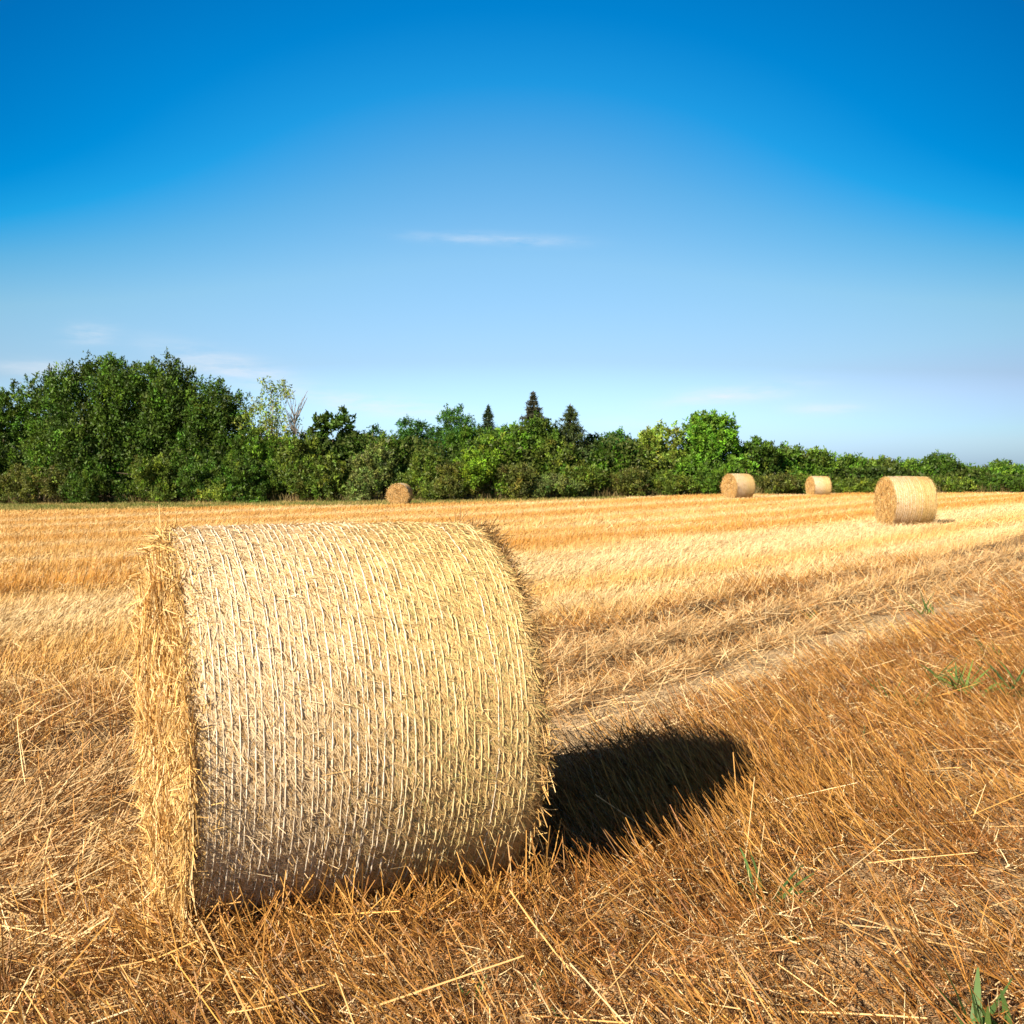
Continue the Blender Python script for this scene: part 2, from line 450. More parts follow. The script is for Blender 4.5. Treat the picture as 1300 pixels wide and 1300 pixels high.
stub = Bag()
GOLD, ORANGE, PALEC = np.array([.70, .43, .145]), np.array([.57, .28, .055]), np.array([.79, .60, .33])
for y0, y1, dens, W, seg in ((6, 14, 1000, .004, 2), (14, 30, 580, .0046, 1), (30, 55, 250, .0072, 1), (55, 96, 105, .0115, 1)):
    x, y = sample(y0, y1, dens, .125 if y0 < 20 else .25)
    z = zone_field(x, y) * (1 - zone_verge(x, y)) * (1 - .9 * np.exp(-((vcoord(x, y) + .10 * noise2(x, y, 3.0, 4) + 5.45) / .3) ** 2))
    k = rng.random(len(x)) < z
    x, y = x[k], y[k]; n = len(x)
    b = np.clip(band(x, y) * 1.1 - .40 * smooth((x + 4) / 10) * smooth((50 - y) / 30), -1, 1)
    P = np.stack([x, y, ground_z(x, y) - .005], -1)
    D = np.stack([rng.normal(.42, .32, n) - .15 * b, rng.normal(.12, .32, n), np.full(n, 1.0) - .45 * np.clip(-b, 0, 1)], -1)
    L = U(.07, .18, n) * (1 + .4 * np.clip(b, 0, 1)) * (1 + .25 * noise2(x, y, .7, 16))
    c = mixc(GOLD, ORANGE, np.clip(b, 0, 1)); c = np.where((b < 0)[:, None], mixc(c, PALEC, np.clip(-b, 0, 1)), c)
    c = c * U(.62, 1.18, (n, 1)) * (1 + .10 * noise2(x, y, 1.4, 17))[:, None]
    br = rng.random(n) < .12
    c = np.where(br[:, None], c * np.array([.72, .6, .5]), c)
    ribbons(stub, P, D, L, W * U(.7, 1.3, n), c, seg, rng.normal(0, .12, n), .8)
tag(stub.build('straw_stubble', M_STRAW), 'golden cut stubble standing in long rows beyond the wheel tracks', 'stubble', kind='stuff')

lit = Bag()
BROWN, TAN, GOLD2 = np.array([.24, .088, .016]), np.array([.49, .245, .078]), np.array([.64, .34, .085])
def lying(x, y, L, W, c, zr, pitch, az, curl, seg=2, taper=.7):
    n = len(x)
    P = np.stack([x, y, ground_z(x, y) + zr[0] + U(0, 1, n) * (zr[1] - zr[0])], -1)
    pt = rng.normal(0, pitch, n)
    D = np.stack([np.cos(az), np.sin(az), np.abs(np.tan(pt)) - .05], -1)
    ribbons(lit, P, D, L, W, c, seg, curl, taper)
row_az = math.atan2(RD[1], RD[0])
# field litter between the rows
for y0, y1, dens, sc in ((6, 14, 420, 1.0), (14, 30, 120, 1.7), (30, 60, 30, 3.0)):
    x, y = sample(y0, y1, dens)
    k = rng.random(len(x)) < zone_field(x, y) * (1 - zone_verge(x, y)); x, y = x[k], y[k]; n = len(x)
    c = mixc(GOLD, PALEC, U(0, 1, n)) * U(.6, 1.1, (n, 1))
    lying(x, y, U(.06, .2, n) * sc ** .5, U(.003, .006, n) * sc, c, (0, .06), .3, rng.normal(row_az, .9, n), rng.normal(0, .15, n), 1)
# flattened straw along the wheel tracks
for y0, y1, dens, sc in ((2.5, 6, 3600, 1.0), (6, 11, 3000, 1.05), (11, 20, 1100, 1.4), (20, 45, 160, 2.2)):
    x, y = sample(y0, y1, dens)
    v = vcoord(x, y) + .10 * noise2(x, y, 3.0, 4)
    rut = 1.25 * rut_mask(x, y)
    lump = np.clip(.55 + .6 * noise2(x, y, .45, 20), .12, 1) * (1 - .90 * np.exp(-((v + 3.45) / .38) ** 4) * smooth((y - 4.8) / .8))
    k = rng.random(len(x)) < zone_track(x, y) * np.clip(1 - 1.1 * rut, 0, 1) * lump; k = k & ~in_bale(x, y); x, y = x[k], y[k]; n = len(x)
    st = np.exp(-((v + 3.4) / .3) ** 2)[k]
    c = mixc(TAN, PALEC, np.clip(U(0, .9, n) + .5 * st, 0, 1)) * U(.55, 1.12, (n, 1)) * (1 + .1 * st)[:, None]
    lying(x, y, U(.06, .26, n) * sc ** .5, U(.0028, .0052, n) * sc, c, (0, .06), .35, rng.normal(row_az, .6, n), rng.normal(0, .2, n), 2 if y0 < 11 else 1)
# tufts left standing along the edges of the tracks
x, y = sample(6, 26, 380)
v = vcoord(x, y) + .10 * noise2(x, y, 3.0, 4)
k = rng.random(len(x)) < (np.exp(-((v + 5.85) / .22) ** 2) + .6 * np.exp(-((v + 4.75) / .18) ** 2)) * np.clip(noise2(x, y, .6, 21) + .35, 0, 1)
x, y = x[k], y[k]; n = len(x)
P = np.stack([x, y, ground_z(x, y)], -1)
ribbons(lit, P, np.stack([rng.normal(.35, .4, n), rng.normal(0, .4, n), np.ones(n)], -1), U(.12, .32, n), U(.004, .006, n),
        mixc(ORANGE, PALEC, U(0, .8, n)) * U(.6, 1.1, (n, 1)), 2, rng.normal(0, .2, n), .7)

def near_mask(x, y):
    v = vcoord(x, y) + .10 * noise2(x, y, 3.0, 4)
    strip = np.exp(-((v + 3.45) / .34) ** 4) * smooth((y - 4.8) / .8) * smooth((16 - y) / 6)
    return np.clip(1 - zone_field(x, y) - .85 * zone_track(x, y), 0, 1) * (1 - .88 * strip)
def bare(x, y):
    """trodden patches where the soil shows, mostly in front at the right"""
    right = smooth((x - .17 * y) / .6) * smooth((6.6 - y) / 1.5)
    return np.clip(.48 + 1.0 * noise2(x, y, .26, 22), 0, .93) * (.2 + .8 * right)
# crinkled fine litter
for y0, y1, dens, sc in ((2.3, 5.2, 6200, 1.0), (5.2, 9, 3200, 1.15), (9, 17, 900, 1.6)):
    x, y = sample(y0, y1, dens)
    k = (rng.random(len(x)) < near_mask(x, y) * (1 - .9 * bare(x, y))) & ~in_bale(x, y); x, y = x[k], y[k]; n = len(x)
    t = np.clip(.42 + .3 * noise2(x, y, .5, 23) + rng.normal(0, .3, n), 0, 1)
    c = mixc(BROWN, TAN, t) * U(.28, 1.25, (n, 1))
    g = rng.random(n) < .16
    c = np.where(g[:, None], PALEC * U(.7, 1.1, (n, 1)), c)
    hump = np.clip(.5 + .6 * noise2(x, y, .38, 24), 0, 1)
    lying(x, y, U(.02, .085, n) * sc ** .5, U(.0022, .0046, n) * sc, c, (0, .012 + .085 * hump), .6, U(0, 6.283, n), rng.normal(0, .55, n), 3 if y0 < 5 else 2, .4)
# standing stubble and dead grass of the near strip, leaning to the left
for y0, y1, dens, sc in ((2.3, 6, 1250, .85), (6, 10, 1250, .95), (10, 20, 600, 1.4)):
    x, y = sample(y0, y1, dens, .13)
    lump = np.clip(.6 + .6 * noise2(x, y, .42, 25), .1, 1)
    k = (rng.random(len(x)) < near_mask(x, y) * lump * (1 - .9 * bare(x, y))) & ~in_bale(x, y, .06); x, y = x[k], y[k]; n = len(x)
    P = np.stack([x, y, ground_z(x, y) - .004], -1)
    left = smooth((-.9 - x) / .8)
    D = np.stack([rng.normal(-.66, .20, n) * (1 - .7 * left) + .25 * left * rng.normal(0, 1.5, n), rng.normal(.30, .24, n), U(.4, .95, n)], -1)
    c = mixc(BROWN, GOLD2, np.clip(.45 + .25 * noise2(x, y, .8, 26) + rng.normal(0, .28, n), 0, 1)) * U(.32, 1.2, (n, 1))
    tall = np.exp(-((x - .9) / .9) ** 2 - ((y - 5.6) / 1.1) ** 2)
    L = U(.11, .27, n) * (1 + .3 * noise2(x, y, .6, 27)) * (1 + .40 * tall)
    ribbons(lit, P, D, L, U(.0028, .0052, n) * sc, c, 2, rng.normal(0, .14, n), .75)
# long loose straws
for (y0, y1, dens, fl) in ((2.3, 6.5, 42, 0), (2.3, 8.0, 330, 1), (6.5, 14, 30, 0)):
    x, y = sample(y0, y1, dens)
    m = near_mask(x, y)
    if fl: m = m * smooth((-.75 - x + .3 * noise2(x, y, .8, 28)) / .8)
    k = (rng.random(len(x)) < m) & ~in_bale(x, y, .03); x, y = x[k], y[k]; n = len(x)
    c = mixc(GOLD2, PALEC, U(0, .9, n)) * U(.55, 1.1, (n, 1))
    P = np.stack([x, y, ground_z(x, y) + U(.0, .07, n)], -1)
    az = U(0, 6.283, n)
    D = np.stack([np.cos(az), np.sin(az), np.abs(rng.normal(0, .38 if fl else .28, n))], -1)
    ribbons(lit, P, D, U(.14, .46, n), U(.0032, .0056, n), c, 3, rng.normal(0, .10, n), .7)
# loose golden straw fallen from the bale's open end and pressed under it
n = 2600
a = rng.normal(0, .42, n); o = np.abs(rng.normal(0, .16, n))
c_, s_ = math.cos(main_yaw), math.sin(main_yaw)
bx = main_c[0] + c_ * (-BL / 2 - o + .05) - s_ * a; by = main_c[1] + s_ * (-BL / 2 - o + .05) + c_ * a
P = np.stack([bx, by, ground_z(bx, by) + U(0, .13, n) * np.exp(-o / .14)], -1)
az = U(0, 6.283, n)
ribbons(lit, P, np.stack([np.cos(az), np.sin(az), rng.normal(.1, .4, n)], -1), U(.05, .2, n), U(.003, .005, n),
        mixc(GOLD2, PALEC, U(0, .7, n)) * U(.55, 1.1, (n, 1)), 2, rng.normal(0, .2, n), .7)
# a taller patch of stubble to the right of the bale
n = 3600
x = rng.normal(.75, .60, n); y = 5.05 + .42 * (x - .75) + rng.normal(0, .42, n)
k = ~in_bale(x, y, .1) & (rng.random(n) < near_mask(x, y)) & (x > .0); x, y = x[k], y[k]; n = len(x)
P = np.stack([x, y, ground_z(x, y) - .004], -1)
ribbons(lit, P, np.stack([rng.normal(-.6, .25, n), rng.normal(.2, .25, n), U(.5, 1.0, n)], -1), U(.14, .30, n), U(.0028, .005, n),
        mixc(BROWN, GOLD2, np.clip(.5 + rng.normal(0, .3, n), 0, 1)) * U(.4, 1.2, (n, 1)), 2, rng.normal(0, .14, n), .75)
# a fringe of bent stalks along the foot of the bale
n = 900
a = U(-BL / 2 - .1, BL / 2 + .1, n); o = U(.32, .75, n)
bx = main_c[0] + c_ * a + s_ * o; by = main_c[1] + s_ * a - c_ * o
P = np.stack([bx, by, ground_z(bx, by)], -1)
ribbons(lit, P, np.stack([rng.normal(-.2, .7, n), rng.normal(.15, .4, n), U(.3, 1, n)], -1), U(.12, .30, n), U(.003, .0055, n),
        mixc(BROWN, GOLD2, U(0, 1, n)) * U(.6, 1.1, (n, 1)), 3, rng.normal(0, .25, n), .7)
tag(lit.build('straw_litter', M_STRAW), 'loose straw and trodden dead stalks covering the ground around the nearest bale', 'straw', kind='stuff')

# ------------------------------------------------------------------ green weeds
def weed(px, py, size_px, n, label, hue=0.0, wide=1.0):
    p = at(px, py)
    s = 1.0 * size_px * p[1] / F_PX
    n = int(n * 1.3)
    b = Bag()
    az = U(0, 6.283, n)
    D = np.stack([np.cos(az) * U(.3, 1.1, n), np.sin(az) * U(.3, .9, n), U(.5, 1.2, n)], -1)
    P = np.stack([rng.normal(0, .12 * s, n), rng.normal(0, .12 * s, n), np.zeros(n)], -1)
    c = mixc((.085, .17, .055), (.16, .26, .06), np.clip(hue + U(-.3, .5, n), 0, 1)) * U(.75, 1.2, (n, 1))
    ribbons(b, P, D, s * U(.5, 1.0, n), s * .060 * wide * U(.7, 1.2, n), c, 4, U(.0, .6, n), .15, bend=np.tile(np.array([0, 0, -1.]), (n, 1)))
    o = b.build('green_weed', M_GRASS)
    o.location = (p[0], p[1], p[2])
    tag(o, label, 'weed', 'green weeds among the dead straw')
for w in (
    (975, 1155, 115, 16, 'green weed with long drooping blades on brown straw right of the bale shadow', .1),
    (1225, 885, 75, 26, 'bushy bright green weed among tall brown stalks by the right picture edge', .6),
    (1288, 885, 85, 14, 'tall dark green weed at the right edge with arching blades', .1),
    (1256, 1315, 130, 9, 'broad bladed green weed at the bottom right corner on bare soil', .3, 2.0),
    (1132, 892, 55, 12, 'faint green weed half hidden in stalks beyond the drooping one', .2),
    (1095, 945, 40, 8, 'small dull green weed in dead stalks right of the shadow tip', 0),
    (600, 1268, 55, 8, 'short green weed shoot in litter below the bale, left of its pair', .3),
    (682, 1262, 50, 6, 'thin green weed shoot in litter below the bale, right of its pair', .2),
    (128, 985, 45, 9, 'low green weed in matted straw left of the bale', .2),
    (1175, 780, 40, 7, 'single curled green weed in the pale wheel track at the right', .3),
    (1158, 1240, 40, 8, 'small grey green weed on trodden straw near the bottom right', 0),
    (1105, 1040, 55, 8, 'thin upright green weed on brown straw above the trodden soil', .2),
    (706, 1292, 30, 8, 'tiny bright green weed tuft at the bottom edge of the litter', .9),
    (1268, 838, 55, 10, 'green weed rising behind the bushy bright one at the right edge', .4),
    (1190, 868, 60, 12, 'thin green weed left of the bushy bright one among brown stalks', .3),
    (1165, 905, 45, 10, 'grey green weed low between stalks below the thin one', .1),
    (1010, 1195, 38, 8, 'small green weed beside the drooping weed on the trodden side', .3),
    (1060, 975, 36, 8, 'faded green weed sprig in matted straw right of the shadow tip', .2),
    (905, 1060, 36, 7, 'small weed sprig at the lower edge of the bale shadow', .2),
    (1232, 1300, 60, 6, 'narrow bladed green weed left of the broad bladed corner weed', .4, 1.4),
    (1030, 785, 30, 7, 'tiny green weed in the dark rut of the wheel track', .3),
    (440, 1150, 40, 5, 'thin green weed blades in the shade at the foot of the bale', .3)):
    weed(*w)

# ------------------------------------------------------------------ grass strip before the trees
vg = Bag()
x = U(-60, 34, 120000); y = tree_y(x) - U(-2.5, 24, len(x))
k = rng.random(len(x)) < zone_verge(x, y) * smooth((26 - x) / 14); x, y = x[k], y[k]; n = len(x)
P = np.stack([x, y, ground_z(x, y)], -1)
c = mixc((.14, .19, .04), (.50, .36, .13), np.clip(.42 + .35 * noise2(x, y, 2.5, 30) + rng.normal(0, .25, n), 0, 1)) * U(.7, 1.2, (n, 1))
ribbons(vg, P, np.stack([rng.normal(.1, .4, n), rng.normal(0, .4, n), np.ones(n)], -1), U(.06, .20, n), U(.015, .04, n), c, 1, rng.normal(0, .2, n), .3)
tag(vg.build('verge_grass', M_GRASS), 'strip of short green and brown grass between the stubble and the trees', 'grass', kind='stuff')

# ------------------------------------------------------------------ trees and shrubs
def leaf_colour(n, base, var, tip_id, n_tip):
    b = np.asarray(base)
    ct = rng.uniform(1 - var, 1 + var * 1.5, (n_tip, 1)) * (1 + rng.normal(0, .10, (n_tip, 3)))
    hot = rng.random(n_tip) < .28
    ct[hot] *= np.array([1.55, 1.6, 1.2])
    return np.clip(b * ct[tip_id] * rng.uniform(.7, 1.3, (n, 1)), .004, .6)

def crown(h, w, dep, base, leaf, tips, per_tip, zlo=.08, spiky=.6, lobes=15, var=.42, shape=.75, twig=.5, seed=0):
    """leaf sprays on twig ends spread over several lobes; returns the bag and the lobe centres"""
    bag = Bag()
    lc, lr = [], []
    for i in range(lobes):
        f = (i + .5) / lobes
        zc = h * (zlo + .18 + (.80 - zlo - .18) * f) + rng.normal(0, .03 * h)
        wz = w * .5 * (1 - (abs(zc / h - .42) / .66) ** 2.4 * shape)
        a = i * 2.4 + U(0, 1)
        rr = wz * U(.25, .78)
        lc.append((math.cos(a) * rr, math.sin(a) * rr * dep / w, zc))
        lr.append(max(.13 * w, min(wz * .62, h * .155)) * U(.65, 1.1))
    lc.append((0, 0, h * .84)); lr.append(h * .13)
    for s in (-1, 1):
        lc.append((s * w * .28, -dep * .2, h * (zlo + .16))); lr.append(min(w * .26, h * .22))
    lc, lr = np.array(lc), np.array(lr)
    w8 = lr ** 2; L = rng.choice(len(lc), tips, p=w8 / w8.sum())
    d = randdir(tips); d[:, 2] = d[:, 2] * .9 + .22; d = unit(d)
    rad = lr[L] * rng.uniform(.35, 1.0, tips) ** .45
    T = lc[L] + d * rad[:, None] * np.array([1, .9, 1.0])
    td = unit(d * (1 - spiky) + np.array([0, 0, 1.]) * spiky + rng.normal(0, .25, (tips, 3)))
    tl = twig * rng.uniform(.5, 1.4, tips)
    n = tips * per_tip
    tid = np.repeat(np.arange(tips), per_tip)
    s = U(0, 1, n)
    P = T[tid] + td[tid] * (tl[tid] * s)[:, None] + rng.normal(0, 1, (n, 3)) * (twig * .30 * (1 - .65 * s))[:, None]
    P[:, 2] = np.maximum(P[:, 2] * (h / np.percentile(P[:, 2], 99.6)), .05)
    D = unit(td[tid] * .7 + rng.normal(0, .7, (n, 3)))
    c = leaf_colour(n, base, var, tid, tips)
    side = unit(rng.normal(0, .8, (n, 3)) + np.cross(D, np.array([0, 0, 1.])) )
    ribbons(bag, P, D, leaf * .82 * U(.5, 1.4, n), leaf * .82 * U(.4, .8, n), c, 1, 0, .35)
    return bag, lc

def trunk_bag(h, rad, limbs, colour, stems=1, spread=.3):
    b = Bag()
    for s in range(stems):
        ox, oy = (rng.normal(0, spread, 2) if stems > 1 else (0, 0))
        pts = [(ox * (.3 + t), oy * (.3 + t), -.1 + h * t) for t in np.linspace(0, 1, 7)]
        pts = np.array(pts); pts[:, :2] += rng.normal(0, .012 * h, (7, 2)) * np.linspace(0, 1, 7)[:, None]
        tube(b, pts, rad * np.linspace(1, .25, 7) * (1 if stems == 1 else .6), colour)
        for q in limbs[s::stems]:
            k = min(5, max(1, int(7 * U(.25, .6))))
            a = pts[k]; q = np.asarray(q)
            mid = (a + q) / 2 + np.array([0, 0, -.04 * h])
            tube(b, [a, mid, q], rad * np.array([.5, .32, .12]), colour, 5)
    return b

def px_size(px, top, width, back=0.0):
    p = base_at(px)
    x = p[0] * (1 + back / p[1]); y = p[1] + back
    g = np.array([x, y, float(ground_z(x, y))])
    b = (650 - top) / F_PX
    h = H_CAM + y * math.tan(math.atan(b) - PITCH) - g[2]
    return g, h, width * y / F_PX

GREENS = dict(dark=(.050, .095, .012), mid=(.068, .130, .014), yel=(.125, .205, .018), bright=(.100, .205, .020), feather=(.046, .120, .020),
              olive=(.085, .125, .018), grey=(.120, .155, .042), brown=(.092, .105, .022), pale=(.17, .23, .035), hedge=(.085, .160, .020))
def broadleaf(name, label, cat, px, top, width, back, col, leaf=.2, tips=420, per=34, group=None, shrub=False, **kw):
    g, h, w = px_size(px, top, width * 1.25, back)
    tips = int(tips * 1.3); per = int(per * 1.25)
    root = empty(name, tuple(g), U(0, 6.28))
    tag(root, label, cat, group)
    kw.setdefault('zlo', .0 if shrub else .06)
    bag, lc = crown(h, w, w * .85, GREENS[col], leaf, tips, per, **kw)
    bag.build('foliage' if shrub else 'crown', M_LEAF, root)
    sel = lc[:6] * np.array([1, 1, .95])
    trunk_bag(h * (.5 if shrub else .7), .02 * h + .03, sel, (.16, .12, .085), 3 if shrub else 1).build('stem' if shrub else 'trunk', M_BARK, root)
    return root

GT, GS = 'trees along the far edge of the field', 'shrubs along the foot of the tree line'
T = lambda label, *a, **k: broadleaf('broadleaf_tree', label, 'tree', *a, group=GT, **k)
S = lambda label, *a, **k: broadleaf('shrub', label, 'shrub', *a, group=GS, shrub=True, **k)
# big dark group at the left
T('dark tree cut off by the left picture edge', -25, 492, 120, 4, 'mid', .22, 420, 30)
T('dark tree leaning in front of the cut off one at the left edge', 5, 505, 84, 2.5, 'dark', .22, 420, 30)
T('dark tree with a small round top beside the left picture edge', 38, 484, 66, 5, 'mid', .22, 330, 30, spiky=.4)
T('tallest dark broadleaf tree at the left, its crown ending in upright twigs', 130, 458, 150, 3, 'dark', .24, 1050, 32, spiky=.75, twig=.9, lobes=24)
T('broad dark tree with twiggy top just right of the tallest one', 208, 461, 144, 3.5, 'dark', .24, 1050, 32, spiky=.7, twig=.85, lobes=24)
T('narrower dark tree at the right shoulder of the big dark group', 277, 494, 80, 2.5, 'dark', .22, 460, 30, spiky=.6, twig=.7)
T('mid green lower tree in front of the tallest dark one', 82, 528, 110, 1.5, 'mid', .2, 480, 30)
# sparse tree with bare twigs
g, h, w = px_size(345, 482, 62, 2)
root = tag(empty('broadleaf_tree', tuple(g)), 'sparse yellow green tree with pale limbs showing, right of the dark group', 'tree', GT)
bag, lc = crown(h, w, w, GREENS['pale'], .2, 170, 20, zlo=.2, spiky=.7, twig=.8, lobes=9, var=.3); bag.build('crown', M_LEAF, root)
trunk_bag(h * .85, .13, np.concatenate([lc, lc * np.array([.7, .7, 1.08])]), (.34, .29, .22)).build('trunk', M_BARK, root)
g, h, w = px_size(374, 500, 34, 2.5)
root = tag(empty('bare_tree', tuple(g)), 'leafless twiggy dead tree between the sparse tree and the big leaved one', 'tree', GT)
tb = Bag()
tube(tb, [(0, 0, 0), (.1, 0, h * .4), (0, .1, h * .8)], [.11, .08, .03], (.30, .26, .21))
for i in range(70):
    z0 = h * U(.35, .8); a = U(0, 6.28); l = U(.6, 2.2)
    p0 = np.array([.05, 0, z0]); d = unit(np.array([math.cos(a) * .5, math.sin(a) * .5, 1.0]))
    p1 = p0 + d * l + rng.normal(0, .12, 3)
    tube(tb, [p0, (p0 + p1) / 2 + rng.normal(0, .07, 3), p1], [.035, .028, .014], (.30, .26, .21), 4)
tb.build('trunk', M_BARK, root)
T('dull green tree filling the gap before the sparse tree', 330, 545, 90, 1.5, 'mid', .2, 420, 28)
T('tree with big dark leaf clusters against the sky, right of the dead twigs', 424, 523, 60, 3, 'dark', .34, 170, 22, twig=.5, spiky=.3)
T('olive leaved tree in front of the big leaved one', 395, 556, 84, 1, 'olive', .2, 400, 28)
T('small feathery green tree top in the dip left of the round locust', 476, 543, 44, 6, 'feather', .17, 260, 26)
T('round feathery dark green tree left of its taller twin', 523, 534, 64, 5, 'feather', .16, 520, 30, spiky=.25)
T('taller feathery dark green tree beside the short spruce', 579, 520, 70, 6, 'feather', .16, 560, 30, spiky=.3)
T('yellow green tree in front of the short spruce', 622, 556, 90, 1.8, 'yel', .2, 520, 30)
T('pale green leafy tree right in front of the tall spruce', 676, 533, 66, 2.5, 'mid', .2, 430, 30, spiky=.4)
T('dull green tree under the narrow pointed tree', 706, 560, 76, 1.6, 'olive', .2, 420, 30)
T('dark green tree with a ragged top right of the pointed tree', 785, 550, 72, 4, 'feather', .19, 480, 30)
T('mid green tree filling the dip left of the pale green pair', 765, 572, 70, 2, 'mid', .2, 360, 30)
T('pale green tree left of the brightest green one', 838, 541, 62, 2.5, 'pale', .2, 380, 28, spiky=.6)
T('bright green tree, the tallest behind the left distant bale', 903, 527, 82, 2.5, 'bright', .22, 620, 30, spiky=.5)
T('mid green tree in the gap between the feathery twin and the short spruce', 600, 545, 70, 4, 'mid', .2, 420, 30)
T('green tree between the tall spruce and the pointed conifer', 700, 546, 74, 4.5, 'mid', .2, 460, 30)
T('green tree joining the short spruce and the tall spruce', 646, 543, 70, 4.5, 'hedge', .2, 440, 30)
T('dark green tree behind the gap right of the pointed conifer', 752, 555, 74, 5, 'dark', .2, 440, 30)
T('green tree in the dip between the big leaved tree and the locust', 490, 556, 76, 3, 'mid', .2, 420, 30)
T('green tree behind the olive shrub left of the round locust', 450, 552, 70, 4, 'hedge', .2, 420, 30)
T('dull green tree behind the dip left of the brightest green one', 812, 562, 70, 4, 'hedge', .2, 380, 30)
T('dark green tree just right of the bright green one', 960, 558, 64, 3, 'dark', .2, 380, 30)
for px, top, wd, cl, lb in ((1000, 568, 62, 'hedge', 'green hedgerow tree between the two distant wrapped bales'),
                            (1040, 572, 62, 'mid', 'green hedgerow tree directly behind the smallest bale'),
                            (1082, 580, 60, 'hedge', 'green hedgerow tree just left of the right hand bale'),
                            (1118, 583, 58, 'olive', 'olive green hedgerow tree above the left end of the right hand bale'),
                            (1152, 585, 58, 'hedge', 'green hedgerow tree above the right end of the right hand bale'),
                            (1192, 578, 62, 'dark', 'taller dark hedgerow tree right of the right hand bale'),
                            (1230, 593, 54, 'mid', 'low hedgerow tree in the dip near the right picture edge'),
                            (1272, 587, 62, 'hedge', 'dark green hedgerow tree at the right picture edge'),
                            (1325, 592, 70, 'mid', 'hedgerow tree cut off by the right picture edge')):
    T(lb, px, top, wd * .85, 3.5, cl, .21, 330, 28, spiky=.65, twig=.7)

# conifers
def conifer(label, px, top, width, back, col, droop=.25, bare_tip=.5):
    g, h, w = px_size(px, top, width, back)
    root = tag(empty('spruce_tree', tuple(g)), label, 'tree', 'conifers rising above the tree line')
    cb = Bag(); tb = Bag()
    tube(tb, [(0, 0, -.1), (0, 0, h * .5), (0, 0, h)], [.16, .1, .02], (.15, .10, .07))
    z = h * .12
    while z < h * .985:
        f = 1 - z / h
        Lb = w * .5 * min(1, f * 1.25 + .01) * U(.75, 1.2)
        nb = int(U(5, 9)) if f > .1 else 5
        a0 = U(0, 6.28)
        for i in range(nb):
            a = a0 + i * 6.283 / nb + U(-.25, .25); l = Lb * U(.5, 1.2)
            o = np.array([math.cos(a), math.sin(a), 0])
            ts = np.linspace(0, 1, 5)[:, None]
            pts = np.array([0, 0, z]) + o * l * ts + np.array([0, 0, 1.]) * (-droop * l * ts + .22 * l * ts ** 2.5)
            tube(tb, pts, np.linspace(.03, .01, 5), (.13, .09, .06), 3)
            m = int(16 + 75 * l)
            t = U(.08, 1, m)
            P = np.stack([np.interp(t, ts[:, 0], pts[:, k]) for k in range(3)], -1)
            D = o * U(.2, .9, m)[:, None] + rng.normal(0, .5, (m, 3)) + np.array([0, 0, 1.]) * rng.normal(-.35, .45, m)[:, None]
            P = P + rng.normal(0, .06, (m, 3)) * min(1, .2 + 3 * f)
            ribbons(cb, P, D, U(.16, .42, m) * min(1, .45 + 2.0 * f), U(.035, .07, m), np.asarray(col) * U(.5, 1.4, (m, 1)), 1, 0, .3)
        z += U(.16, .34) * (1 if f > .15 else .7)
    cb.build('crown', M_LEAF, root); tb.build('trunk', M_BARK, root)
conifer('short dark spruce left of the tall one, beside the feathery trees', 620, 513, 66, 7, (.035, .062, .022))
conifer('tall grey brown spruce, the highest conifer above the tree line', 677, 496, 96, 6, (.062, .066, .036))
conifer('narrow green pointed conifer right of the tall spruce', 724, 512, 92, 3, (.062, .092, .025), .1)

